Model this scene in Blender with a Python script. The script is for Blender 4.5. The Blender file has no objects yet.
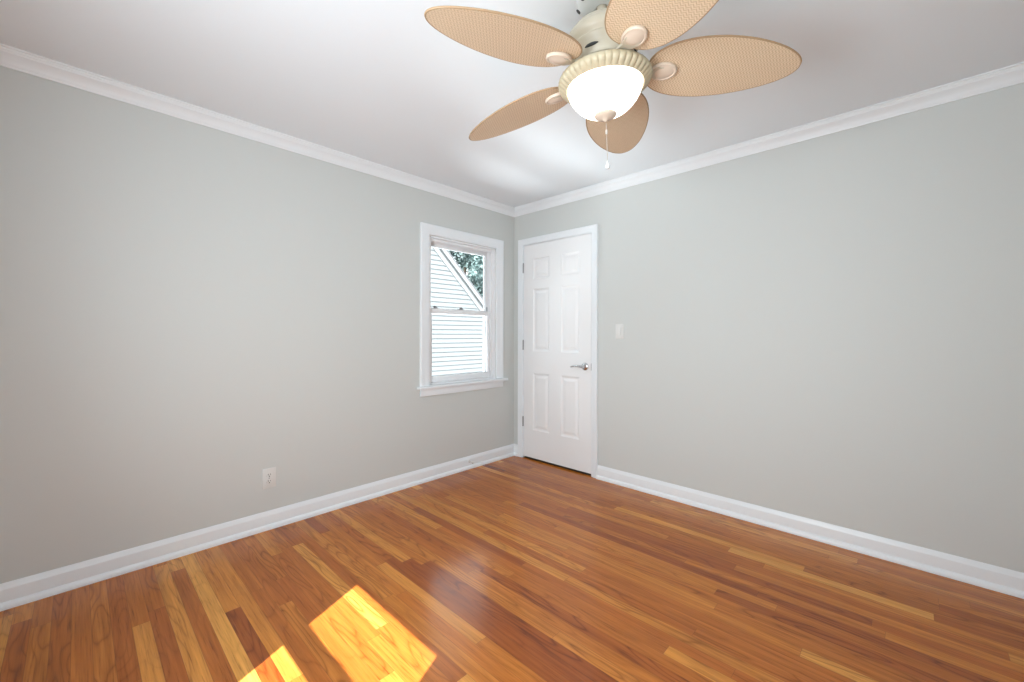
import bpy, bmesh, math, random
from mathutils import Vector, Matrix, Quaternion

C = bpy.context.scene.collection
SC = bpy.context.scene
random.seed(7)
PI = math.pi

# ------------------------------------------------------------------ camera
YAW, ROLL, FPX, SHY = 0.76479, 0.00224, 417.51, -7.16
CAM = Vector((-3.00672, -2.85633, 1.200))
cd = bpy.data.cameras.new('camera')
cam = bpy.data.objects.new('camera', cd)
C.objects.link(cam)
cd.sensor_fit = 'HORIZONTAL'
cd.sensor_width = 36.0
cd.lens = FPX / 1024.0 * 36.0
cd.shift_y = SHY / 1024.0
cd.clip_start = 0.02
F = Vector((math.cos(YAW), math.sin(YAW), 0))
R = Vector((math.sin(YAW), -math.cos(YAW), 0))
U = Vector((0, 0, 1))
R2 = R * math.cos(ROLL) + U * math.sin(ROLL)
U2 = -R * math.sin(ROLL) + U * math.cos(ROLL)
m = Matrix.Identity(4)
for i in range(3):
    m[i][0], m[i][1], m[i][2], m[i][3] = R2[i], U2[i], -F[i], CAM[i]
cam.matrix_world = m
SC.camera = cam

# ------------------------------------------------------------------ colour management
SC.view_settings.view_transform = 'Standard'
SC.view_settings.look = 'None'
SC.view_settings.exposure = 0.0
SC.view_settings.gamma = 1.0
SC.view_settings.use_curve_mapping = False
SC.cycles.use_denoising = True
SC.cycles.max_bounces = 10
SC.cycles.diffuse_bounces = 6
SC.cycles.glossy_bounces = 4
SC.cycles.transmission_bounces = 8
SC.cycles.transparent_max_bounces = 12
SC.cycles.caustics_reflective = False
SC.cycles.caustics_refractive = False
SC.cycles.sample_clamp_indirect = 6.0

# ------------------------------------------------------------------ sky, sun, added fill lamps
w = bpy.data.worlds.new('world')
SC.world = w
w.use_nodes = True
nt = w.node_tree
nt.nodes.clear()
sky = nt.nodes.new('ShaderNodeTexSky')
sky.sky_type = 'NISHITA'
sky.sun_disc = False
sky.sun_elevation = math.radians(45)
sky.sun_rotation = math.radians(246)
sky.air_density = 1.0
sky.dust_density = 2.0
bg = nt.nodes.new('ShaderNodeBackground')
bg.inputs['Strength'].default_value = 1.0
wo = nt.nodes.new('ShaderNodeOutputWorld')
haze = nt.nodes.new('ShaderNodeMix')          # clear blue sky under a bright summer haze
haze.data_type = 'RGBA'
haze.inputs[0].default_value = 0.80
haze.inputs[7].default_value = (3.4, 3.5, 3.6, 1)
sks = nt.nodes.new('ShaderNodeVectorMath')
sks.operation = 'SCALE'
sks.inputs['Scale'].default_value = 0.30
nt.links.new(sky.outputs[0], sks.inputs[0])
nt.links.new(sks.outputs[0], haze.inputs[6])
nt.links.new(haze.outputs[2], bg.inputs[0])
nt.links.new(bg.outputs[0], wo.inputs[0])


def lamp(name, kind, loc, aim, energy, color, **kw):
    d = bpy.data.lights.new(name, kind)
    d.energy = energy
    d.color = color
    for k, v in kw.items():
        setattr(d, k, v)
    o = bpy.data.objects.new(name, d)
    C.objects.link(o)
    o.location = loc
    o.rotation_euler = Vector(aim).to_track_quat('-Z', 'Y').to_euler()
    return o


SUN_EL, SUN_AZ = math.radians(45), math.radians(24)
sd = Vector((math.cos(SUN_AZ) * math.cos(SUN_EL), math.sin(SUN_AZ) * math.cos(SUN_EL), -math.sin(SUN_EL)))
lamp('sun', 'SUN', (-10, -6, 10), sd, 20.0, (1.0, 0.955, 0.95), angle=0.005)
# fill lamps added to brighten the room, set at openings behind the camera
lamp('west_window_fill', 'AREA', (-3.66, -2.02, 1.25), (1, 0.18, 0.16), 43.0, (0.825, 0.935, 1.0), shape='RECTANGLE', size=0.9, size_y=1.1, spread=math.radians(134))
lamp('hall_door_fill', 'AREA', (-2.90, -3.68, 1.00), (0.04, 1, 0.12), 24.0, (0.825, 0.935, 1.0), shape='RECTANGLE', size=0.85, size_y=1.8, spread=math.radians(168))
# unseen fill lamp added outside the window, brightens the ceiling like yard bounce
lamp('yard_fill', 'AREA', (-0.45, 1.10, -0.25), (0.0, -0.45, 1.0), 290.0, (0.93, 0.97, 1.0), shape='RECTANGLE', size=1.7, size_y=1.2)

# ------------------------------------------------------------------ materials
def mat(name, color=(0.8, 0.8, 0.8), rough=0.5, metal=0.0, **kw):
    m = bpy.data.materials.new(name)
    m.use_nodes = True
    b = m.node_tree.nodes['Principled BSDF']
    b.inputs['Base Color'].default_value = (*color, 1)
    b.inputs['Roughness'].default_value = rough
    b.inputs['Metallic'].default_value = metal
    for k, v in kw.items():
        b.inputs[k].default_value = v
    return m


class NT:
    def __init__(s, m):
        s.t = m.node_tree
        s.b = s.t.nodes['Principled BSDF']

    def n(s, ty, **kw):
        n = s.t.nodes.new(ty)
        for k, v in kw.items():
            setattr(n, k, v)
        return n

    def set(s, inp, v):
        if isinstance(v, bpy.types.NodeSocket):
            s.t.links.new(v, inp)
        else:
            inp.default_value = v

    def math(s, op, a, b=0.0, c=None):
        n = s.n('ShaderNodeMath', operation=op)
        s.set(n.inputs[0], a)
        s.set(n.inputs[1], b)
        if c is not None:
            s.set(n.inputs[2], c)
        return n.outputs[0]

    def xyz(s, x, y, z):
        n = s.n('ShaderNodeCombineXYZ')
        for i, v in enumerate((x, y, z)):
            s.set(n.inputs[i], v)
        return n.outputs[0]

    def sep(s, v):
        n = s.n('ShaderNodeSeparateXYZ')
        s.set(n.inputs[0], v)
        return n.outputs

    def white(s, v, dim='3D'):
        n = s.n('ShaderNodeTexWhiteNoise', noise_dimensions=dim)
        if dim == '1D':
            s.set(n.inputs['W'], v)
        else:
            s.set(n.inputs['Vector'], v)
        return n.outputs['Value']

    def noise(s, v, scale=1.0, detail=2.0, rough=0.5):
        n = s.n('ShaderNodeTexNoise')
        s.set(n.inputs['Vector'], v)
        n.inputs['Scale'].default_value = scale
        n.inputs['Detail'].default_value = detail
        n.inputs['Roughness'].default_value = rough
        return n.outputs['Fac']

    def ramp(s, f, stops, interp='LINEAR'):
        n = s.n('ShaderNodeValToRGB')
        n.color_ramp.interpolation = interp
        e = n.color_ramp.elements
        while len(e) < len(stops):
            e.new(0.5)
        for el, (p, c) in zip(e, stops):
            el.position = p
            el.color = (*c, 1)
        s.set(n.inputs[0], f)
        return n.outputs[0]

    def mix(s, f, a, b, blend='MIX'):
        n = s.n('ShaderNodeMix', data_type='RGBA', blend_type=blend)
        s.set(n.inputs[0], f)
        s.set(n.inputs[6], a)
        s.set(n.inputs[7], b)
        return n.outputs[2]

    def bump(s, h, strength=0.2, dist=0.001):
        n = s.n('ShaderNodeBump')
        n.inputs['Strength'].default_value = strength
        n.inputs['Distance'].default_value = dist
        s.set(n.inputs['Height'], h)
        s.t.links.new(n.outputs[0], s.b.inputs['Normal'])


def painted(name, color, rough, scale=180, strength=0.06):
    m = mat(name, color, rough)
    k = NT(m)
    tc = k.n('ShaderNodeTexCoord').outputs['Object']
    k.bump(k.noise(tc, scale, 3), strength, 0.002)
    return m


M = {}
M['wall'] = painted('wall_paint', (0.580, 0.594, 0.575), 0.6)
M['ceiling'] = painted('ceiling_paint', (0.765, 0.80, 0.832), 0.8)
M['trim'] = painted('trim_paint', (0.78, 0.805, 0.825), 0.35, 60, 0.02)
M['door'] = painted('door_paint', (0.82, 0.82, 0.82), 0.38, 60, 0.02)
M['vinyl'] = mat('vinyl', (0.80, 0.80, 0.81), 0.4)
M['plastic'] = mat('white_plastic', (0.68, 0.68, 0.66), 0.35)
M['slot'] = mat('dark_slot', (0.03, 0.03, 0.03), 0.6)
M['chrome'] = mat('satin_chrome', (0.62, 0.62, 0.63), 0.22, 1.0)
M['hinge'] = mat('hinge_steel', (0.34, 0.34, 0.34), 0.38, 1.0)
M['cream'] = painted('cream_enamel', (0.50, 0.44, 0.34), 0.42, 40, 0.02)
M['ring'] = painted('antique_cream', (0.44, 0.375, 0.255), 0.5, 40, 0.03)
M['medallion'] = painted('blush_cream', (0.60, 0.49, 0.39), 0.4, 40, 0.02)
M['rim'] = mat('rattan_rim', (0.34, 0.22, 0.12), 0.6)
M['canopy'] = mat('white_enamel', (0.60, 0.60, 0.58), 0.3)
M['gap_shade'] = mat('gap_shade_brown', (0.035, 0.016, 0.008), 0.5)
M['rubber'] = mat('white_rubber', (0.75, 0.75, 0.74), 0.6)
M['brass'] = mat('pale_chain', (0.75, 0.72, 0.66), 0.3, 0.7)
M['crystal'] = mat('fob', (0.60, 0.60, 0.60), 0.1)

g = mat('pane_glass', (1, 1, 1), 0.0)
k = NT(g)
tr = k.n('ShaderNodeBsdfTransparent')
tr.inputs[0].default_value = (0.94, 0.97, 0.97, 1)
gl = k.n('ShaderNodeBsdfGlossy')
gl.inputs['Roughness'].default_value = 0.02
fr = k.n('ShaderNodeFresnel')
fr.inputs[0].default_value = 1.25
mx = k.n('ShaderNodeMixShader')
k.t.links.new(fr.outputs[0], mx.inputs[0])
k.t.links.new(tr.outputs[0], mx.inputs[1])
k.t.links.new(gl.outputs[0], mx.inputs[2])
k.t.links.new(mx.outputs[0], k.t.nodes['Material Output'].inputs[0])
M['glass'] = g

b = mat('frosted_lit_glass', (0.95, 0.93, 0.9), 0.35)
k = NT(b)
k.b.inputs['Emission Color'].default_value = (1.0, 0.95, 0.87, 1)
k.b.inputs['Emission Strength'].default_value = 2.6
M['bowl'] = b

# strip oak floor, boards running along Y
fm = mat('strip_oak', (0.4, 0.2, 0.1), 0.3, IOR=1.40)
k = NT(fm)
px, py, pz = k.sep(k.n('ShaderNodeTexCoord').outputs['Object'])
PW = 0.057
u = k.math('DIVIDE', k.math('ADD', px, 20 * PW * 5), PW)
row = k.math('FLOOR', u)
fu = k.math('FRACT', u)
r1 = k.white(row, '1D')
r1b = k.white(k.math('ADD', row, 91.37), '1D')
L = k.math('ADD', 0.70, k.math('MULTIPLY', r1b, 0.95))
v = k.math('DIVIDE', k.math('ADD', k.math('ADD', py, 30.0), k.math('MULTIPLY', r1, 7.0)), L)
seg = k.math('FLOOR', v)
fv = k.math('FRACT', v)
rnd = k.white(k.xyz(row, seg, 3.3))
rnd2 = k.white(k.xyz(row, seg, 17.9))
base = k.ramp(rnd, [(0.0, (0.240, 0.056, 0.009)), (0.20, (0.325, 0.086, 0.012)), (0.55, (0.390, 0.117, 0.016)),
                    (0.80, (0.430, 0.140, 0.020)), (0.92, (0.505, 0.192, 0.032)), (1.0, (0.575, 0.248, 0.048))])
gx = k.math('ADD', k.math('MULTIPLY', px, 11.0), k.math('MULTIPLY', rnd, 63.0))
gy = k.math('ADD', k.math('MULTIPLY', py, 1.6), k.math('MULTIPLY', rnd2, 41.0))
gn = k.noise(k.xyz(gx, gy, k.math('MULTIPLY', rnd2, 9.0)), 1.0, 1.5, 0.45)
rings = k.math('PINGPONG', k.math('MULTIPLY', gn, 20.0), 1.0)
rings = k.math('POWER', rings, 4.0)
rings = k.math('MULTIPLY', rings, k.white(k.xyz(seg, row, 8.1)))
pore = k.noise(k.xyz(k.math('MULTIPLY', px, 170.0), k.math('MULTIPLY', py, 5.0), k.math('MULTIPLY', rnd, 40.0)), 1.0, 3.0, 0.65)
broad = k.noise(k.xyz(k.math('MULTIPLY', px, 48.0), k.math('MULTIPLY', py, 2.0), k.math('MULTIPLY', rnd2, 40.0)), 1.0, 2.0, 0.5)
streak = k.math('MULTIPLY', k.math('MAXIMUM', k.math('SUBTRACT', 0.42, pore), 0.0), 2.6)
f1 = k.math('SUBTRACT', 1.10, k.math('MULTIPLY', rings, 0.52))
f2 = k.math('SUBTRACT', k.math('ADD', 0.78, k.math('MULTIPLY', pore, 0.62)), streak)
f3 = k.math('ADD', 0.62, k.math('MULTIPLY', broad, 0.76))
ff = k.math('MAXIMUM', k.math('MULTIPLY', k.math('MULTIPLY', f1, f2), f3), 0.15)
col = k.mix(1.0, base, k.xyz(ff, k.math('POWER', ff, 1.2), k.math('POWER', ff, 1.4)), 'MULTIPLY')
eu = k.math('MINIMUM', fu, k.math('SUBTRACT', 1.0, fu))
ev = k.math('MULTIPLY', k.math('MINIMUM', fv, k.math('SUBTRACT', 1.0, fv)), k.math('DIVIDE', L, PW))
ed = k.math('MINIMUM', eu, ev)
gap = k.math('SUBTRACT', 1.0, k.math('MINIMUM', k.math('DIVIDE', ed, 0.022), 1.0))
col = k.mix(k.math('MULTIPLY', gap, 0.55), col, (0.09, 0.035, 0.012, 1))
k.t.links.new(col, k.b.inputs['Base Color'])
k.set(k.b.inputs['Roughness'], k.math('ADD', 0.12, k.math('MULTIPLY', broad, 0.10)))
k.bump(k.math('SUBTRACT', k.math('MULTIPLY', pore, 0.25), gap), 0.18, 0.0006)
M['floor'] = fm

# woven blade, local X along the blade
wm = mat('woven_palm', (0.6, 0.45, 0.3), 0.6)
k = NT(wm)
bx_, by_, bz_ = k.sep(k.n('ShaderNodeTexCoord').outputs['Object'])
rowp, colp = 0.0085, 0.0105
rv = k.math('DIVIDE', k.math('ADD', by_, 5.0), rowp)
ri = k.math('FLOOR', rv)
rf = k.math('FRACT', rv)
par = k.math('SUBTRACT', k.math('MULTIPLY', k.math('MODULO', ri, 2.0), 2.0), 1.0)
sv = k.math('ADD', k.math('DIVIDE', k.math('ADD', bx_, 5.0), colp), k.math('MULTIPLY', par, k.math('MULTIPLY', rf, 0.75)))
sf = k.math('PINGPONG', sv, 0.5)
hh = k.math('MULTIPLY', sf, 2.0)
cn = k.noise(k.xyz(k.math('MULTIPLY', bx_, 30.0), k.math('MULTIPLY', by_, 120.0), 0.0), 1.0, 2.0)
wc = k.ramp(hh, [(0.0, (0.42, 0.290, 0.185)), (0.42, (0.64, 0.485, 0.325)), (1.0, (0.74, 0.585, 0.415))])
wc = k.mix(k.math('MULTIPLY', cn, 0.35), wc, (0.58, 0.43, 0.29, 1))
k.t.links.new(wc, k.b.inputs['Base Color'])
k.bump(hh, 0.5, 0.0015)
M['weave'] = wm

# exterior
M['siding'] = mat('vinyl_siding', (0.225, 0.24, 0.245), 0.5)
M['rake'] = mat('white_fascia', (0.30, 0.31, 0.315), 0.5)
M['shingle'] = painted('asphalt_shingle', (0.18, 0.18, 0.19), 0.9, 30, 0.5)
M['bark'] = painted('bark', (0.12, 0.09, 0.06), 0.9, 20, 0.6)


def leaf_mat(name, c0, c1):
    m = mat(name, c0, 0.5)
    k = NT(m)
    oi = k.n('ShaderNodeTexCoord').outputs['Object']
    n = k.noise(oi, 1.6, 3)
    k.t.links.new(k.ramp(n, [(0.3, c0), (0.7, c1)]), k.b.inputs['Base Color'])
    return m


M['leaf1'] = leaf_mat('leaf_blue_green', (0.08, 0.14, 0.135), (0.20, 0.28, 0.27))
M['leaf2'] = leaf_mat('leaf_pale_green', (0.12, 0.20, 0.18), (0.28, 0.36, 0.34))
gm = mat('pale_concrete', (0.4, 0.4, 0.4), 0.9)
k = NT(gm)
tc = k.n('ShaderNodeTexCoord').outputs['Object']
k.t.links.new(k.ramp(k.noise(tc, 3.0, 5), [(0.3, (0.20, 0.20, 0.20)), (0.7, (0.27, 0.27, 0.265))]), k.b.inputs['Base Color'])
M['lawn'] = gm


# ------------------------------------------------------------------ mesh helpers
def add_box(bm, x0, x1, y0, y1, z0, z1, bev=0.0, seg=2):
    g = bmesh.ops.create_cube(bm, size=1.0)
    vs = g['verts']
    bmesh.ops.scale(bm, vec=(abs(x1 - x0), abs(y1 - y0), abs(z1 - z0)), verts=vs)
    bmesh.ops.translate(bm, vec=((x0 + x1) / 2, (y0 + y1) / 2, (z0 + z1) / 2), verts=vs)
    if bev > 0:
        es = list({e for v in vs for e in v.link_edges})
        bmesh.ops.bevel(bm, geom=es, offset=bev, segments=seg, affect='EDGES', profile=0.5)


def add_lathe(bm, prof, n=48, mtx=None, rib=None):
    """prof: (r, z) list; revolve round Z. rib(i, j) scales the radius."""
    mtx = mtx or Matrix.Identity(4)
    rings = []
    for j, (r, z) in enumerate(prof):
        if r < 1e-6:
            rings.append([bm.verts.new(mtx @ Vector((0, 0, z)))])
        else:
            row = []
            for i in range(n):
                a = 2 * PI * i / n
                dr, dz = rib(i, j) if rib else (0, 0)
                row.append(bm.verts.new(mtx @ Vector(((r + dr) * math.cos(a), (r + dr) * math.sin(a), z + dz))))
            rings.append(row)
    for a, b in zip(rings, rings[1:]):
        for i in range(n):
            j = (i + 1) % n
            if len(a) == 1 and len(b) == 1:
                continue
            if len(a) == 1:
                bm.faces.new((a[0], b[i], b[j]))
            elif len(b) == 1:
                bm.faces.new((a[i], a[j], b[0]))
            else:
                bm.faces.new((a[i], a[j], b[j], b[i]))


def add_tube(bm, pts, rad, n=10, closed=False, caps=True):
    pts = [Vector(p) for p in pts]
    N = len(pts)
    rads = rad if isinstance(rad, (list, tuple)) else [rad] * N
    rings = []
    prev = None
    for i, p in enumerate(pts):
        a = pts[(i - 1) % N] if (closed or i > 0) else p
        b = pts[(i + 1) % N] if (closed or i < N - 1) else p
        t = (b - a).normalized()
        ref = prev if prev else (Vector((0, 0, 1)) if abs(t.z) < 0.9 else Vector((1, 0, 0)))
        x = (ref - t * ref.dot(t)).normalized()
        prev = x
        y = t.cross(x)
        rings.append([bm.verts.new(p + (x * math.cos(2 * PI * q / n) + y * math.sin(2 * PI * q / n)) * rads[i]) for q in range(n)])
    M_ = N if closed else N - 1
    for i in range(M_):
        a, b = rings[i], rings[(i + 1) % N]
        for q in range(n):
            r = (q + 1) % n
            bm.faces.new((a[q], a[r], b[r], b[q]))
    if caps and not closed:
        bm.faces.new(rings[0][::-1])
        bm.faces.new(rings[-1])


def add_sweep(bm, prof, path):
    """prof: list of (offset, z); path: list of (point2d at offset 0, direction2d per unit offset). Closed profile, mitred."""
    rings = []
    for (ox, oy), (dx, dy) in path:
        rings.append([bm.verts.new((ox + dx * p, oy + dy * p, z)) for p, z in prof])
    n = len(prof)
    for a, b in zip(rings, rings[1:]):
        for i in range(n):
            j = (i + 1) % n
            bm.faces.new((a[i], a[j], b[j], b[i]))
    bm.faces.new(rings[0][::-1])
    bm.faces.new(rings[-1])


def obj(name, bm, m, parent=None, smooth=False, angle=40, kind=None, label=None):
    bmesh.ops.recalc_face_normals(bm, faces=bm.faces)
    me = bpy.data.meshes.new(name)
    bm.to_mesh(me)
    bm.free()
    if m:
        me.materials.append(m)
    if smooth:
        for p in me.polygons:
            p.use_smooth = True
        me.set_sharp_from_angle(angle=math.radians(angle))
    o = bpy.data.objects.new(name, me)
    C.objects.link(o)
    if parent:
        o.parent = parent
    if kind:
        o['kind'] = kind
    if label:
        o['label'] = label
    return o


def empty(name, loc=(0, 0, 0)):
    o = bpy.data.objects.new(name, None)
    C.objects.link(o)
    o.location = loc
    o.empty_display_size = 0.1
    return o


def tag(o, label, cat, group=None):
    o['label'] = label
    o['category'] = cat
    if group:
        o['group'] = group
    return o


def structure(o, label=None):
    o['kind'] = 'structure'
    if label:
        o['label'] = label
    return o


B = bmesh.new

# ------------------------------------------------------------------ room shell
CEIL = 2.428
X0, Y0 = -3.70, -3.70          # hidden walls
WT = 0.14
bm = B(); add_box(bm, X0 - WT, 1.0, Y0 - WT - 1.3, WT, -0.15, 0.0)
structure(obj('floor', bm, M['floor']), 'glossy honey and red-brown strip oak floor')
bm = B(); add_box(bm, X0 - WT, 1.0, Y0 - WT - 1.3, WT, CEIL, CEIL + 0.12)
structure(obj('ceiling', bm, M['ceiling']), 'smooth white ceiling')


def wall_x(name, y0, y1, x0, x1, holes, lab):
    """wall along X between y0 and y1, with holes (xa, xb, za, zb)"""
    bm = B()
    cur = x0
    for xa, xb, za, zb in sorted(holes):
        if xa > cur:
            add_box(bm, cur, xa, y0, y1, 0, CEIL)
        if za > 0:
            add_box(bm, xa, xb, y0, y1, 0, za)
        add_box(bm, xa, xb, y0, y1, zb, CEIL)
        cur = xb
    add_box(bm, cur, x1, y0, y1, 0, CEIL)
    return structure(obj(name, bm, M['wall']), lab)


def wall_y(name, x0, x1, y0, y1, holes, lab):
    bm = B()
    cur = y0
    for ya, yb, za, zb in sorted(holes):
        if ya > cur:
            add_box(bm, x0, x1, cur, ya, 0, CEIL)
        if za > 0:
            add_box(bm, x0, x1, ya, yb, 0, za)
        add_box(bm, x0, x1, ya, yb, zb, CEIL)
        cur = yb
    add_box(bm, x0, x1, cur, y1, 0, CEIL)
    return structure(obj(name, bm, M['wall']), lab)


WX0, WX1, WZ0, WZ1 = -1.010, -0.255, 0.765, 2.005       # window opening
wall_x('wall_left', 0, WT, X0 - WT, 1.0, [(WX0, WX1, WZ0, WZ1)], 'light greige painted wall with the window')
DY0, DY1, DZ1 = -0.915, -0.112, 2.072                   # rough door opening
wall_y('wall_right', 0, WT, Y0 - WT, 0, [(DY0, DY1, 0.0, DZ1)], 'light greige painted wall with the door')
WWY0, WWY1, WWZ0, WWZ1 = -2.409, -1.622, 0.765, 1.965
wall_y('wall_rear', X0 - WT, X0, Y0 - WT, 0, [(WWY0, WWY1, WWZ0, WWZ1)], 'greige wall behind the camera')
wall_x('wall_near', Y0 - WT, Y0, X0, 1.0, [(-3.35, -2.45, 0.0, 2.05)], 'greige wall beside the camera')
bm = B(); add_box(bm, 0.80, 0.94, -1.3, 0.0, 0, CEIL); add_box(bm, WT, 0.94, -1.44, -1.3, 0, CEIL)
structure(obj('wall_closet', bm, M['wall']), 'closet wall behind the door')

# crown moulding: (offset from wall, z)
cz = CEIL
CROWN = [(0, cz - 0.070), (0.007, cz - 0.070), (0.009, cz - 0.064), (0.013, cz - 0.060), (0.016, cz - 0.052), (0.022, cz - 0.043),
         (0.031, cz - 0.034), (0.039, cz - 0.028), (0.047, cz - 0.023), (0.050, cz - 0.017), (0.054, cz - 0.015), (0.057, cz - 0.009), (0.064, cz - 0.007), (0.064, cz), (0, cz)]
BASE = [(0, 0), (0.026, 0), (0.026, 0.010), (0.024, 0.018), (0.019, 0.026), (0.013, 0.030), (0.013, 0.082), (0.012, 0.088), (0.008, 0.094), (0.006, 0.104), (0.003, 0.109), (0, 0.109)]


def run(name, prof, path, lab):
    bm = B()
    add_sweep(bm, prof, path)
    structure(obj(name, bm, M['trim'], smooth=True, angle=25), lab)


run('trim_1', CROWN, [((X0, 0), (1, -1)), ((0, 0), (-1, -1))], 'white crown moulding above the window wall')
run('trim_2', CROWN, [((0, 0), (-1, -1)), ((0, Y0), (-1, 1))], 'white crown moulding above the door wall')
run('trim_3', CROWN, [((X0, 0), (1, -1)), ((X0, Y0), (1, 1))], 'white crown moulding of the rear wall')
run('trim_4', CROWN, [((X0, Y0), (1, 1)), ((0, Y0), (-1, 1))], 'white crown moulding of the near wall')
run('baseboard_left', BASE, [((X0, 0), (1, -1)), ((0, 0), (-1, -1))], 'white baseboard under the window wall')
run('baseboard_corner', BASE, [((0, 0), (-1, -1)), ((0, -0.065), (-1, 0))], 'short white baseboard between corner and door')
run('baseboard_right', BASE, [((0, -0.966), (-1, 0)), ((0, Y0), (-1, 1))], 'white baseboard of the door wall')
run('baseboard_rear', BASE, [((X0, 0), (1, -1)), ((X0, Y0), (1, 1))], 'white baseboard of the rear wall')
run('baseboard_near', BASE, [((-2.43, Y0), (0, 1)), ((0, Y0), (-1, 1))], 'white baseboard of the near wall')

# ------------------------------------------------------------------ door
CW = 0.058
ci0, ci1, cit = -0.123, -0.907, 2.058       # casing inner edges / head


def casing_profile(t):
    # thickness across the casing width, t = 0 inner edge .. 1 outer edge
    return 0.010 + 0.004 * min(1, t * 5) + 0.004 * max(0, min(1, (t - 0.55) / 0.25))


def casing(name, inner, W, m, parent=None, axis='x', closed=False, lab=None, prof=None):
    """inner: list of (u, z) inner-edge corners with outward (du, dz); swept with mitres, front towards the room."""
    bm = B()
    ts = [0, 0.03, 0.12, 0.45, 0.55, 0.66, 0.80, 0.95, 1.0]
    pr = prof or casing_profile
    rings = []
    for (u_, z_), (du, dz) in inner:
        row = []
        for t in ts:
            d = pr(t) if 0 < t < 1 else pr(t) - 0.003
            uu, zz = u_ + du * W * t, z_ + dz * W * t
            row.append((uu, zz, d))
        row = [(row[0][0], row[0][1], -0.001)] + row + [(row[-1][0], row[-1][1], -0.001)]
        if axis == 'x':
            rings.append([bm.verts.new((-d, uu, zz)) for uu, zz, d in row])
        else:
            rings.append([bm.verts.new((uu, -d, zz)) for uu, zz, d in row])
    n = len(rings[0])
    for a, b_ in zip(rings, rings[1:]):
        for i in range(n):
            j = (i + 1) % n
            bm.faces.new((a[i], a[j], b_[j], b_[i]))
    bm.faces.new(rings[0][::-1])
    bm.faces.new(rings[-1])
    return obj(name, bm, m, parent, smooth=True, angle=20, label=lab)


structure(casing('trim_5', [((ci0, 0), (1, 0)), ((ci0, cit), (1, 1)), ((ci1, cit), (-1, 1)), ((ci1, 0), (-1, 0))], CW, M['trim']), 'white casing around the door')
bm = B()
jx = WT
add_box(bm, 0.0, jx, -0.1265, DY1, 0, DZ1)
add_box(bm, 0.0, jx, DY0, -0.9005, 0, DZ1)
add_box(bm, 0.0, jx, -0.9005, -0.1265, 2.0535, DZ1)
# stops
add_box(bm, 0.042, 0.075, -0.139, -0.1265, 0, 2.0535)
add_box(bm, 0.042, 0.075, -0.9005, -0.888, 0, 2.0535)
add_box(bm, 0.042, 0.075, -0.888, -0.139, 2.041, 2.0535)
structure(obj('trim_6', bm, M['trim']), 'white door jamb')
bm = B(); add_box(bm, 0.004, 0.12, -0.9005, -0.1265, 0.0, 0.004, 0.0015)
structure(obj('door_gap_shade', bm, M['gap_shade']), 'dark strip standing in for the shade under the door')  # added dark strip, paints the shade in the gap below the slab

sy0, sy1, sz0, sz1 = -0.8975, -0.1295, 0.018, 2.0505
bm = B()
PX = 0.002
rows = [(0.285, 0.826), (1.036, 1.628), (1.722, 1.917)]
cols = [(-0.7755, -0.5775), (-0.4425, -0.2460)]


def ring_faces(bm, a, b):
    for i in range(4):
        j = (i + 1) % 4
        bm.faces.new((a[i], a[j], b[j], b[i]))


ys = [sy0] + [c for p in cols for c in p] + [sy1]
zs = [sz0] + [c for p in rows for c in p] + [sz1]
gv = {(i, j): bm.verts.new((PX, y, z)) for i, y in enumerate(ys) for j, z in enumerate(zs)}
for i in range(len(ys) - 1):
    for j in range(len(zs) - 1):
        q = [gv[i, j], gv[i + 1, j], gv[i + 1, j + 1], gv[i, j + 1]]
        if i in (1, 3) and j in (1, 3, 5):
            prev = q
            cur = [(ys[i], zs[j]), (ys[i + 1], zs[j]), (ys[i + 1], zs[j + 1]), (ys[i], zs[j + 1])]
            for ins, dep in ((0.004, 0.004), (0.010, 0.0075), (0.016, 0.0095), (0.024, 0.0095), (0.034, 0.006), (0.046, 0.0025)):
                nv = []
                for (yy, zz), (sy_, sz_) in zip(cur, ((1, 1), (-1, 1), (-1, -1), (1, -1))):
                    nv.append(bm.verts.new((PX + dep, yy + sy_ * ins, zz + sz_ * ins)))
                ring_faces(bm, prev, nv)
                prev = nv
            bm.faces.new(prev)
        else:
            bm.faces.new(q)
# back and edges
bk = [bm.verts.new((PX + 0.036, y, z)) for y, z in ((sy0, sz0), (sy1, sz0), (sy1, sz1), (sy0, sz1))]
bm.faces.new(bk)
nI, nJ = len(ys) - 1, len(zs) - 1
bm.faces.new([gv[i, 0] for i in range(nI + 1)] + [bk[1], bk[0]])
bm.faces.new([gv[i, nJ] for i in range(nI + 1)] + [bk[2], bk[3]])
bm.faces.new([gv[0, j] for j in range(nJ + 1)] + [bk[3], bk[0]])
bm.faces.new([gv[nI, j] for j in range(nJ + 1)] + [bk[2], bk[1]])
door = structure(obj('door_1', bm, M['door']), 'white six-panel door with chrome lever in the corner')
# lever handle
hy, hz = -0.838, 0.922
mt = Matrix.Translation((PX, hy, hz)) @ Matrix.Rotation(-PI / 2, 4, 'Y')
bm = B()
add_lathe(bm, [(0, 0.0), (0.033, 0.0), (0.033, 0.006), (0.030, 0.011), (0.022, 0.014), (0.014, 0.016), (0.0125, 0.022), (0.0125, 0.046), (0.010, 0.052), (0, 0.053)], 36, mt)
add_tube(bm, [(PX - 0.046, hy, hz), (PX - 0.047, hy + 0.025, hz + 0.002), (PX - 0.047, hy + 0.06, hz + 0.004), (PX - 0.045, hy + 0.09, hz + 0.001), (PX - 0.041, hy + 0.115, hz - 0.005), (PX - 0.036, hy + 0.128, hz - 0.009)],
         [0.0115, 0.0105, 0.009, 0.008, 0.0075, 0.005], 14)
obj('door_handle', bm, M['chrome'], door, smooth=True, label='satin chrome lever handle')
bm = B(); add_box(bm, PX - 0.0008, PX + 0.01, sy0 - 0.0015, sy0 + 0.003, hz - 0.03, hz + 0.03)
obj('latch_plate', bm, M['hinge'], door)
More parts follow.
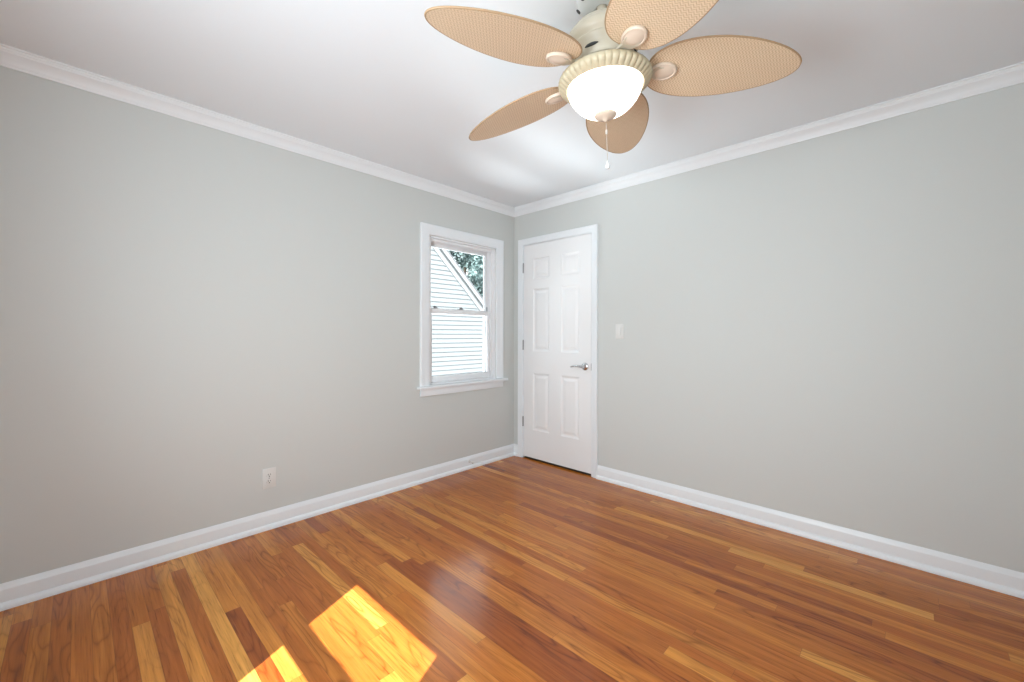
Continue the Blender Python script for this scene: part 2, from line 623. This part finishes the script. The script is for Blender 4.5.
for z in (1.835, 1.09, 0.35):
    bm = B()
    for kk in range(5):
        za = z - 0.045 + kk * 0.018
        add_lathe(bm, [(0, za + 0.0005), (0.0068, za + 0.0005), (0.0068, za + 0.0175), (0, za + 0.0175)], 16, Matrix.Translation((-0.0065, -0.128, 0)))
    add_lathe(bm, [(0.0045, z + 0.045), (0.006, z + 0.047), (0.0045, z + 0.052), (0, z + 0.053)], 12, Matrix.Translation((-0.0065, -0.128, 0)))
    add_box(bm, -0.0015, 0.001, -0.1275, -0.114, z - 0.045, z + 0.045)
    obj('hinge', bm, M['hinge'], door, smooth=True, label='steel hinge')

# ------------------------------------------------------------------ window
win = structure(empty('window_1', (0, 0, 0)), 'white double-hung window beside the corner')


def wcas(t):
    return 0.011 + 0.005 * max(0, min(1, (t - 0.5) / 0.2)) + 0.003 * min(1, t * 6)


CWW = 0.085
obj_c = casing('casing', [((-1.015, 0.775), (-1, 0)), ((-1.015, 2.010), (-1, 1)), ((-0.250, 2.010), (1, 1)), ((-0.250, 0.775), (1, 0))], CWW, M['trim'], win, axis='y', prof=wcas)
bm = B(); add_box(bm, -1.128, -0.127, -0.048, 0.05, 0.752, 0.774, 0.006, 3)
obj('sill', bm, M['trim'], win, smooth=True)
bm = B()
add_box(bm, -1.100, -0.165, -0.018, 0.0, 0.692, 0.752, 0.004, 2)
add_box(bm, -1.100, -0.165, -0.024, 0.0, 0.742, 0.752, 0.003, 2)
obj('apron', bm, M['trim'], win, smooth=True)
bm = B()          # jamb liner and vinyl frame
add_box(bm, WX0, WX0 + 0.012, 0.0, WT, 0.774, WZ1)
add_box(bm, WX1 - 0.012, WX1, 0.0, WT, 0.774, WZ1)
add_box(bm, WX0, WX1, 0.0, WT, WZ1 - 0.012, WZ1)
a0, a1 = WX0 + 0.012, WX1 - 0.012
for ya, yb, dd in ((0.028, 0.040, 0.022), (0.040, 0.078, 0.012), (0.078, 0.086, 0.022), (0.086, 0.120, 0.012), (0.120, 0.139, 0.024)):
    add_box(bm, a0, a0 + dd, ya, yb, 0.774, WZ1 - 0.012)
    add_box(bm, a1 - dd, a1, ya, yb, 0.774, WZ1 - 0.012)
    add_box(bm, a0 + dd, a1 - dd, ya, yb, WZ1 - 0.012 - dd, WZ1 - 0.012)
add_box(bm, a0, a1, 0.028, 0.139, 0.765, 0.788)
obj('window_frame', bm, M['vinyl'], win)
bm = B()
for yy in (0.092, 0.110):
    add_box(bm, a1 - 0.0135, a1 - 0.011, yy, yy + 0.006, 0.79, 1.98)
    add_box(bm, a0 + 0.011, a0 + 0.0135, yy, yy + 0.006, 0.79, 1.98)
obj('weatherstrip', bm, M['hinge'], win, label='grey weatherstrip')


def sash(name, xa, xb, za, zb, ya, yb, st, rt, rb, pane):
    bm = B()
    add_box(bm, xa, xa + st, ya, yb, za, zb, 0.003)
    add_box(bm, xb - st, xb, ya, yb, za, zb, 0.003)
    add_box(bm, xa + st - 0.004, xb - st + 0.004, ya, yb, zb - rt, zb, 0.003)
    add_box(bm, xa + st - 0.004, xb - st + 0.004, ya, yb, za, za + rb, 0.003)
    s = obj(name, bm, M['vinyl'], win, smooth=True)
    bm = B()
    yc = (ya + yb) / 2
    add_box(bm, xa + st - 0.006, xb - st + 0.006, yc - 0.003, yc + 0.003, za + rb - 0.006, zb - rt + 0.006)
    obj('pane', bm, M['glass'], s)
    return s


sx0, sx1 = WX0 + 0.025, WX1 - 0.025
up = sash('upper_sash', sx0, sx1, 1.378, 1.978, 0.088, 0.118, 0.026, 0.036, 0.040, None)
lo = sash('lower_sash', sx0, sx1, 0.789, 1.412, 0.042, 0.076, 0.034, 0.042, 0.050, None)
for x in (-0.915, -0.635):
    bm = B()
    add_box(bm, x - 0.030, x + 0.030, 0.046, 0.072, 1.412, 1.418, 0.002)
    add_box(bm, x - 0.006, x + 0.024, 0.050, 0.066, 1.418, 1.427, 0.003)
    add_tube(bm, [(x + 0.016, 0.056, 1.424), (x - 0.008, 0.046, 1.430), (x - 0.024, 0.038, 1.430)], [0.006, 0.005, 0.004], 8)
    obj('sash_lock', bm, M['hinge'], lo, smooth=True, label='grey sash lock')
bm = B(); add_box(bm, sx1 - 0.014, sx1 + 0.002, 0.080, 0.090, 1.412, 1.455, 0.003)
obj('tilt_latch', bm, M['hinge'], win, smooth=True)

# the same sort of window in the wall behind the camera: lets the sun in
win2 = structure(empty('window_2', (X0, 0, 0)), 'double-hung window in the rear wall')
bm = B()
add_box(bm, -0.138, -0.002, WWY0, WWY0 + 0.045, WWZ0, WWZ1)
add_box(bm, -0.138, -0.002, WWY1 - 0.045, WWY1, WWZ0, WWZ1)
add_box(bm, -0.138, -0.002, WWY0, WWY1, WWZ1 - 0.04, WWZ1)
add_box(bm, -0.138, -0.002, WWY0, WWY1, WWZ0, WWZ0 + 0.04)
obj('window_frame', bm, M['vinyl'], win2)
bm = B(); add_box(bm, -0.105, -0.055, WWY0 + 0.045, WWY1 - 0.045, 1.475, 1.545)
obj('meeting_rail', bm, M['vinyl'], win2)
bm = B()
add_box(bm, -3.37, -3.35, Y0 - WT - 0.01, Y0 + 0.01, 0, 2.07)
add_box(bm, -2.45, -2.43, Y0 - WT - 0.01, Y0 + 0.01, 0, 2.07)
add_box(bm, -3.37, -2.43, Y0 - WT - 0.01, Y0 + 0.01, 2.05, 2.07)
structure(obj('trim_7', bm, M['trim']), 'white jamb of the open doorway to the hall')
bm = B()
HY0 = Y0 - WT - 1.2
add_box(bm, -3.4, -0.9, HY0 - 0.1, HY0, 0, CEIL)
add_box(bm, -3.5, -3.4, HY0 - 0.1, Y0 - WT, 0, CEIL)
add_box(bm, -0.9, -0.8, HY0 - 0.1, Y0 - WT, 0, CEIL)
structure(obj('wall_hall', bm, M['wall']), 'walls of the hall behind the camera')

# ------------------------------------------------------------------ outlet, switch, door stop
ox, oz = -2.187, 0.310
out = empty('wall_outlet', (ox, 0, oz))
tag(out, 'white duplex power outlet low on the left wall above the baseboard', 'outlet')
bm = B(); add_box(bm, -0.038, 0.038, -0.006, 0.0, -0.061, 0.061, 0.003, 2)
obj('plate', bm, M['plastic'], out, smooth=True)
for dz in (0.0195, -0.0195):
    bm = B()
    mt = Matrix.Translation((0, -0.0055, dz)) @ Matrix.Rotation(PI / 2, 4, 'X') @ Matrix.Diagonal((1.0, 0.82, 1, 1))
    add_lathe(bm, [(0, 0.0025), (0.0150, 0.0025), (0.0172, 0.0), (0.0172, -0.002)], 28, mt)
    rc = obj('receptacle', bm, M['plastic'], out, smooth=True)
    bm = B()
    add_box(bm, -0.0075, -0.0050, -0.0088, -0.006, dz - 0.001, dz + 0.009)
    add_box(bm, 0.0050, 0.0075, -0.0088, -0.006, dz, dz + 0.008)
    add_lathe(bm, [(0, 0.0008), (0.0032, 0.0008), (0.0032, -0.001), (0, -0.001)], 12, Matrix.Translation((0, -0.008, dz - 0.007)) @ Matrix.Rotation(PI / 2, 4, 'X'))
    obj('slot', bm, M['slot'], rc, label='dark plug slots')
bm = B()
add_lathe(bm, [(0, 0.0015), (0.002, 0.0015), (0.0035, 0.0), (0, 0.0)], 12, Matrix.Translation((0, -0.006, 0)) @ Matrix.Rotation(PI / 2, 4, 'X'))
obj('screw', bm, M['hinge'], out)

sw = empty('light_switch', (0, -1.166, 1.222))
tag(sw, 'white light switch on the right wall beside the door', 'switch')
bm = B(); add_box(bm, -0.006, 0.0, -0.0355, 0.0355, -0.060, 0.060, 0.003, 2)
obj('plate', bm, M['plastic'], sw, smooth=True)
bm = B(); add_box(bm, -0.009, -0.005, -0.0165, 0.0165, -0.0335, 0.0335, 0.0015)
rk = obj('rocker', bm, M['plastic'], sw)
bm = B()
vs = [(-0.009, -0.0135, -0.030), (-0.009, 0.0135, -0.030), (-0.009, 0.0135, 0.030), (-0.009, -0.0135, 0.030),
      (-0.0145, -0.0135, -0.030), (-0.0145, 0.0135, -0.030), (-0.0095, 0.0135, 0.030), (-0.0095, -0.0135, 0.030)]
vv = [bm.verts.new(p) for p in vs]
for f in ((0, 1, 2, 3), (4, 5, 6, 7), (0, 1, 5, 4), (1, 2, 6, 5), (2, 3, 7, 6), (3, 0, 4, 7)):
    bm.faces.new([vv[i] for i in f])
obj('paddle', bm, M['plastic'], rk)
for dz in (0.048, -0.048):
    bm = B()
    add_lathe(bm, [(0, 0.0012), (0.002, 0.0012), (0.003, 0.0), (0, 0.0)], 12, Matrix.Translation((-0.006, 0, dz)) @ Matrix.Rotation(-PI / 2, 4, 'Y'))
    obj('screw', bm, M['plastic'], sw)

ds = empty('door_stop', (-0.588, -0.013, 0.064))
tag(ds, 'small white door stop on the baseboard below the window', 'door stop')
mt = Matrix.Rotation(PI / 2, 4, 'X')
bm = B(); add_lathe(bm, [(0, 0), (0.011, 0), (0.011, 0.004), (0.007, 0.008), (0, 0.008)], 20, mt)
obj('base', bm, M['plastic'], ds, smooth=True)
bm = B(); add_lathe(bm, [(0.0045, 0.007), (0.0042, 0.045), (0, 0.045)], 16, mt)
obj('rod', bm, M['plastic'], ds, smooth=True)
bm = B(); add_lathe(bm, [(0, 0.042), (0.009, 0.042), (0.010, 0.046), (0.010, 0.056), (0.008, 0.060), (0, 0.061)], 20, mt)
obj('bumper', bm, M['rubber'], ds, smooth=True)

# ------------------------------------------------------------------ ceiling fan
TX, TY = 0.0382, -0.0180
FP = Vector((-1.7183, -2.0676, 2.1313))            # blade plane centre
nrm = Vector((-TX, -TY, 1)).normalized()
HT = (CEIL - FP.z) / nrm.z
fan = empty('ceiling_fan', FP + nrm * HT)
tag(fan, 'cream ceiling fan with five oval woven palm blades and lit glass bowl', 'ceiling fan')
fan.rotation_mode = 'QUATERNION'
fan.rotation_quaternion = Vector((0, 0, 1)).rotation_difference(nrm)
Z = -HT                                             # blade plane in fan space

bm = B()
add_lathe(bm, [(0, 0.002), (0.086, 0.002), (0.090, -0.004), (0.090, -0.050), (0.086, -0.066), (0.074, -0.076), (0.050, -0.080), (0.022, -0.081), (0.022, -0.070), (0, -0.070)], 48)
can = obj('canopy', bm, M['canopy'], fan, smooth=True, label='white ceiling canopy')
for a in range(8):
    t = a / 8 * 2 * PI + 0.45
    bm = B()
    add_lathe(bm, [(0, 0.002), (0.009, 0.002), (0.009, -0.002), (0, -0.002)], 12,
              Matrix.Translation((0.0825 * math.cos(t), 0.0825 * math.sin(t), -0.069)) @ Matrix.Rotation(t, 4, 'Z') @ Matrix.Rotation(math.radians(-45), 4, 'Y'))
    obj('vent_hole', bm, M['slot'], can, label='black hole in the canopy')
bm = B(); add_lathe(bm, [(0.018, -0.055), (0.018, -0.11), (0, -0.11)], 24)
obj('downrod', bm, M['cream'], fan, smooth=True)

bm = B()
zz = lambda d: Z + d
prof = [(0, 0.176), (0.036, 0.176), (0.040, 0.168), (0.060, 0.162), (0.086, 0.153), (0.104, 0.141), (0.113, 0.129), (0.1145, 0.125), (0.1190, 0.123), (0.127, 0.112), (0.132, 0.100), (0.132, 0.090),
        (0.127, 0.080), (0.121, 0.075), (0.119, 0.070), (0.122, 0.066), (0.120, 0.060), (0.112, 0.052), (0.109, 0.040), (0.106, 0.022), (0.098, 0.012), (0.08, 0.008), (0, 0.008)]
add_lathe(bm, [(r, zz(z)) for r, z in prof], 72)
motor = obj('motor_housing', bm, M['cream'], fan, smooth=True, angle=35)
nv = 7
for i in range(nv):
    bm = B()
    a = i / nv * 2 * PI + math.radians(241)
    pts = []
    for s in range(9):
        t = a + (s - 4) / 4 * 0.22
        pts.append((0.1085 * math.cos(t), 0.1085 * math.sin(t), zz(0.034)))
    add_tube(bm, pts, [0.0015, 0.0035, 0.0048, 0.0054, 0.0056, 0.0054, 0.0048, 0.0035, 0.0015], 8)
    obj('vent_slot', bm, M['slot'], motor, smooth=True, label='dark oval vent slot')
# flywheel below the motor
bm = B(); add_lathe(bm, [(0, zz(0.009)), (0.085, zz(0.009)), (0.085, zz(-0.012)), (0.07, zz(-0.018)), (0, zz(-0.018))], 48)
obj('flywheel', bm, M['hinge'], fan, smooth=True)

# fluted fitter ring
NR = 44 * 6


def rib(i, j):
    if j in (4, 5, 6, 7, 8):
        t = abs((i % 6) / 6 - 0.5) * 2
        return (-0.0028 * (t ** 3), 0.0035 * (t ** 3))
    return (0, 0)


bm = B()
rp = [(0.08, -0.012), (0.120, -0.016), (0.140, -0.020), (0.150, -0.024), (0.159, -0.030), (0.1625, -0.040), (0.160, -0.049), (0.152, -0.057), (0.142, -0.0635), (0.135, -0.066), (0.1315, -0.063), (0.130, -0.045), (0.08, -0.040), (0.08, -0.012)]
add_lathe(bm, [(r, zz(z)) for r, z in rp], NR, rib=rib)
ring = obj('fitter_ring', bm, M['ring'], fan, smooth=True, angle=60, label='fluted cream ring around the bowl')

bm = B()
bp = [(0.1300, -0.052), (0.1300, -0.064), (0.1280, -0.074), (0.1225, -0.089), (0.113, -0.105), (0.100, -0.121), (0.083, -0.136), (0.062, -0.148), (0.040, -0.1545), (0.018, -0.157), (0, -0.1575)]
add_lathe(bm, [(r, zz(z)) for r, z in bp], 64)
bowl = obj('glass_bowl', bm, M['bowl'], fan, smooth=True, label='glowing white glass bowl')
bm = B()
add_lathe(bm, [(0, zz(-0.150)), (0.036, zz(-0.152)), (0.0385, zz(-0.158)), (0.035, zz(-0.163)), (0.024, zz(-0.169)), (0.012, zz(-0.172)), (0.008, zz(-0.176)), (0.004, zz(-0.180)), (0, zz(-0.1805))], 32)
obj('finial', bm, M['medallion'], fan, smooth=True)
bm = B()
chx, chy = 0.000, -0.002
add_tube(bm, [(chx, chy, zz(-0.186)), (chx, chy, zz(-0.322))], 0.0008, 6)
for i in range(44):
    z_ = zz(-0.188 - i * 0.003)
    bmesh.ops.create_icosphere(bm, subdivisions=1, radius=0.0013, matrix=Matrix.Translation((chx, chy, z_)))
chain = obj('pull_chain', bm, M['brass'], fan, smooth=True)
bm = B(); add_lathe(bm, [(0, zz(-0.208)), (0.0035, zz(-0.209)), (0.0045, zz(-0.216)), (0.0035, zz(-0.224)), (0, zz(-0.225))], 12, Matrix.Translation((chx, chy, 0)))
obj('connector', bm, M['brass'], chain, smooth=True)
bm = B(); add_lathe(bm, [(0, zz(-0.318)), (0.003, zz(-0.319)), (0.004, zz(-0.324)), (0.0065, zz(-0.328)), (0.0085, zz(-0.334)), (0.0085, zz(-0.339)), (0.0060, zz(-0.345)), (0, zz(-0.347))], 16, Matrix.Translation((chx, chy, 0)))
obj('fob', bm, M['crystal'], chain, smooth=True, label='clear round pull fob')
bm = B()
a = math.radians(60)
add_tube(bm, [(0.150 * math.cos(a), 0.150 * math.sin(a), zz(-0.028)), (0.150 * math.cos(a), 0.150 * math.sin(a), zz(-0.008))], [0.003, 0.003], 8)
obj('thumb_screw', bm, M['canopy'], ring, smooth=True)

# blades
PH, BW, PIT, DRP, KK, MM, RB, R0 = -0.8724, 0.2569, -0.1952, 0.0558, 0.7373, 0.4809, 0.66, 0.148


def bpos(r, v, off):
    # off: along the blade's own normal
    y = v * math.cos(PIT) - off * math.sin(PIT)
    return Vector((r * math.cos(DRP), y, -r * math.sin(DRP) + v * math.sin(PIT) + off * math.cos(PIT)))


def hw(s):
    return BW / 2 * max(0.0, math.sin(PI * min(1, max(0, s)) ** KK)) ** MM


NS, NV = 64, 12
ss = [(1 - math.cos(PI * i / NS)) / 2 for i in range(NS + 1)]


def blade_mesh():
    bm = B()
    th = 0.0026
    sides = []
    for off in (th, -th):
        rows_ = []
        for s in ss:
            h = hw(s)
            r = R0 + (RB - R0) * s
            if h < 1e-4:
                rows_.append([bm.verts.new(bpos(r, 0, off))] * (NV + 1))
            else:
                rows_.append([bm.verts.new(bpos(r, h * (2 * j / NV - 1), off)) for j in range(NV + 1)])
        sides.append(rows_)
        for a, b_ in zip(rows_, rows_[1:]):
            for j in range(NV):
                q = []
                for v_ in (a[j], a[j + 1], b_[j + 1], b_[j]):
                    if v_ not in q:
                        q.append(v_)
                if len(q) > 2:
                    bm.faces.new(q)
    t, u_ = sides
    for j in (0, NV):
        for i in range(NS):
            q = []
            for v_ in (t[i][j], t[i + 1][j], u_[i + 1][j], u_[i][j]):
                if v_ not in q:
                    q.append(v_)
            if len(q) > 2:
                try:
                    bm.faces.new(q)
                except ValueError:
                    pass
    return bm


def rim_mesh():
    bm = B()
    pts = [bpos(R0 + (RB - R0) * s, hw(s), 0) for s in ss] + [bpos(R0 + (RB - R0) * s, -hw(s), 0) for s in ss[-2:0:-1]]
    add_tube(bm, pts, 0.0032, 8, closed=True)
    return bm


def medallion_mesh():
    bm = B()
    c = bpos(0.203, 0.0, -0.004)
    ex = (bpos(0.3, 0, 0) - bpos(0.2, 0, 0)).normalized()
    ey = (bpos(0.2, 0.1, 0) - bpos(0.2, 0, 0)).normalized()
    ez = ex.cross(ey)
    mt = Matrix((( *[ex[0], ey[0], ez[0]], c[0]), (*[ex[1], ey[1], ez[1]], c[1]), (*[ex[2], ey[2], ez[2]], c[2]), (0, 0, 0, 1)))
    mt = mt @ Matrix.Diagonal((1.28, 1.0, 1, 1))
    add_lathe(bm, [(0, 0.0), (0.036, 0.0), (0.037, -0.006), (0.035, -0.010), (0.031, -0.011), (0.029, -0.009), (0.026, -0.010), (0.018, -0.0135), (0.008, -0.015), (0, -0.0155)], 40, mt)
    return bm


def bracket_mesh():
    bm = B()
    pts = [Vector((0.060, 0, -0.006)), Vector((0.10, 0, -0.007)), Vector((0.135, 0, -0.009))] + [bpos(r, 0, -0.012) for r in (0.165, 0.18, 0.20)]
    hws = [0.022, 0.018, 0.015, 0.018, 0.024, 0.024]
    rows_ = []
    for p, h in zip(pts, hws):
        rows_.append([bm.verts.new(p + Vector((0, sy_ * h, sz_ * 0.004 + sy_ * h * math.sin(PIT)))) for sy_, sz_ in ((-1, -1), (1, -1), (1, 1), (-1, 1))])
    for a_, b_ in zip(rows_, rows_[1:]):
        ring_faces(bm, a_, b_)
    bm.faces.new(rows_[0]); bm.faces.new(rows_[-1])
    return bm


bl0 = obj('blade', blade_mesh(), M['weave'], fan, smooth=True, angle=30, label='oval woven palm blade')
br0 = obj('blade_bracket', bracket_mesh(), M['cream'], fan, smooth=True)
rim0 = obj('rim', rim_mesh(), M['rim'], bl0, smooth=True)
med0 = obj('medallion', medallion_mesh(), M['medallion'], bl0, smooth=True, label='pale oval blade cap')
for i in range(5):
    if i == 0:
        bl, br = bl0, br0
    else:
        bl, br = bl0.copy(), br0.copy()
        C.objects.link(bl); C.objects.link(br)
        bl.parent = fan; br.parent = fan
        for ch in (rim0, med0):
            c = ch.copy(); C.objects.link(c); c.parent = bl
    for o in (bl, br):
        o.location = (0, 0, Z)
        o.rotation_euler = (0, 0, PH + i * 2 * PI / 5)

# ------------------------------------------------------------------ outside the window
GZ = -2.8
bm = B(); add_box(bm, -20, 40, WT, 45, GZ - 0.2, GZ)
structure(obj('ground_driveway', bm, M['lawn']), 'pale concrete yard outside')

HY = 4.60
SL = -0.955
rx0, rz0 = 2.30, 3.045            # a point on the lower edge of the rake trim
EX = 4.45                         # house corner
house = empty('neighbor_house', (1.4, HY, GZ))
tag(house, 'white clapboard house gable with sloping rake seen through the window', 'house')
inv = Matrix.Translation((-1.4, -HY, -GZ))


def zr(x):
    return rz0 + SL * (x - rx0)


PKX = -0.4                        # ridge
bm = B()
E_ = 0.100
z = GZ
while z < zr(PKX):
    z2 = min(z + E_, zr(PKX) - 0.02)
    def xr(zv): return min(EX, rx0 + (zv - rz0) / SL)
    def xl(zv): return 2 * PKX - xr(zv)
    a_, b_ = xr(z) + 0.12, xr(z2) + 0.12
    a_, b_ = min(a_, EX), min(b_, EX)
    al, bl_ = 2 * PKX - a_, 2 * PKX - b_
    o0, o1 = HY - 0.015, HY - 0.002
    v0 = [bm.verts.new(p) for p in ((al, o0, z), (a_, o0, z), (b_, o1, z2), (bl_, o1, z2))]
    bm.faces.new(v0)
    v1 = [bm.verts.new(p) for p in ((al, o0, z), (a_, o0, z), (a_, HY + 0.004, z + 0.001), (al, HY + 0.004, z + 0.001))]
    bm.faces.new(v1)
    z = z2 if z2 > z + 0.01 else z + 1
bmesh.ops.transform(bm, matrix=inv, verts=bm.verts)
obj('siding', bm, M['siding'], house, label='white horizontal lap siding')
bm = B()
LX = 2 * PKX - EX
pr = [(LX, GZ), (EX, GZ), (EX, zr(EX)), (PKX, zr(PKX)), (LX, zr(EX))]
f0 = [bm.verts.new((x, HY + 0.01, zv)) for x, zv in pr]
f1 = [bm.verts.new((x, HY + 7.0, zv)) for x, zv in pr]
bm.faces.new(f0); bm.faces.new(f1)
for i in range(5):
    j = (i + 1) % 5
    bm.faces.new((f0[i], f0[j], f1[j], f1[i]))
bmesh.ops.transform(bm, matrix=inv, verts=bm.verts)
obj('wall_body', bm, M['siding'], house)
nrm2 = Vector((-SL, 1)).normalized()     # up-right normal of the right slope (x, z)


def sloped(bm, off0, off1, y0, y1, xs=(PKX, EX + 0.35)):
    """band between perpendicular offsets off0..off1 from the rake line, on both slopes"""
    for sgn in (1, -1):
        vs = []
        for yv in (y0, y1):
            for x, o_ in ((xs[0], off0), (xs[1], off0), (xs[1], off1), (xs[0], off1)):
                if x == xs[0]:
                    zz_ = zr(x) + o_ * math.hypot(1, SL)
                    xx_ = x
                else:
                    xx_, zz_ = x + nrm2.x * o_, zr(x) + nrm2.y * o_
                vs.append(bm.verts.new((PKX + sgn * (xx_ - PKX), yv, zz_)))
        for f in ((0, 1, 2, 3), (4, 5, 6, 7), (0, 1, 5, 4), (1, 2, 6, 5), (2, 3, 7, 6), (3, 0, 4, 7)):
            bm.faces.new([vs[i] for i in f])


bm = B(); sloped(bm, -0.01, 0.13, HY - 0.030, HY + 0.03)
bmesh.ops.transform(bm, matrix=inv, verts=bm.verts)
obj('frieze_board', bm, M['rake'], house, label='sloping white trim board')
bm = B(); sloped(bm, 0.10, 0.185, HY - 0.10, HY - 0.075); sloped(bm, 0.13, 0.145, HY - 0.09, HY + 0.02)
bmesh.ops.transform(bm, matrix=inv, verts=bm.verts)
obj('rake_board', bm, M['rake'], house, label='outer sloping white rake board')
bm = B(); sloped(bm, 0.185, 0.205, HY - 0.115, HY + 7.2)
bmesh.ops.transform(bm, matrix=inv, verts=bm.verts)
obj('roof', bm, M['shingle'], house, label='dark thin roof edge')


def tree(name, loc, h, cr, n, lm, lab, seed):
    rd = random.Random(seed)
    t = empty(name, loc)
    tag(t, lab, 'tree', 'trees beyond the house')
    bm = B()
    add_tube(bm, [(0, 0, -0.1), (0.05, 0.02, h * 0.25), (-0.05, 0.05, h * 0.5), (0.05, 0, h * 0.8)], [0.24, 0.19, 0.14, 0.05], 10)
    for i in range(7):
        a = i * 2.4
        z0 = h * (0.3 + 0.06 * i)
        add_tube(bm, [(0, 0, z0), (math.cos(a) * cr * 0.35, math.sin(a) * cr * 0.35, z0 + 0.5), (math.cos(a) * cr * 0.7, math.sin(a) * cr * 0.7, z0 + 1.3)], [0.08, 0.05, 0.02], 6)
    obj('trunk', bm, M['bark'], t, smooth=True)
    bm = B()
    blobs = []
    for i in range(34):
        a = rd.uniform(0, 2 * PI)
        zz_ = rd.uniform(0.24, 1.0)
        rr = cr * math.sqrt(rd.random()) * (math.sin(PI * min(0.98, zz_ * 0.85)) ** 0.5)
        blobs.append((Vector((rr * math.cos(a), rr * math.sin(a), zz_ * h)), rd.uniform(0.5, 0.95)))
    for i in range(n):
        c, br_ = rd.choice(blobs)
        d = Vector((rd.gauss(0, 1), rd.gauss(0, 1), rd.gauss(0, 1))).normalized()
        p = c + d * br_ * rd.uniform(0.6, 1.0)
        s = rd.uniform(0.06, 0.13)
        q = Quaternion((rd.gauss(0, 1), rd.gauss(0, 1), rd.gauss(0, 1), rd.gauss(0, 1))).normalized()
        loc_ = [(-s, 0, 0), (0, -s * 0.5, 0.01), (s, 0, -0.01), (0, s * 0.5, 0.01)]
        bm.faces.new([bm.verts.new(p + q @ Vector(v_)) for v_ in loc_])
    me_o = obj('foliage', bm, lm, t)
    return t


tree('leafy_tree', (7.3, 9.6, GZ), 8.2, 1.9, 14000, M['leaf1'], 'blue-green leafy tree rising behind the sloping roof edge', 1)
tree('leafy_tree', (11.4, 12.4, GZ), 9.0, 2.2, 14000, M['leaf2'], 'paler leafy tree filling the right of the upper window pane', 5)
tree('leafy_tree', (10.2, 17.6, GZ), 11.0, 2.8, 15000, M['leaf2'], 'tall pale tree farthest back above the roof edge', 12)
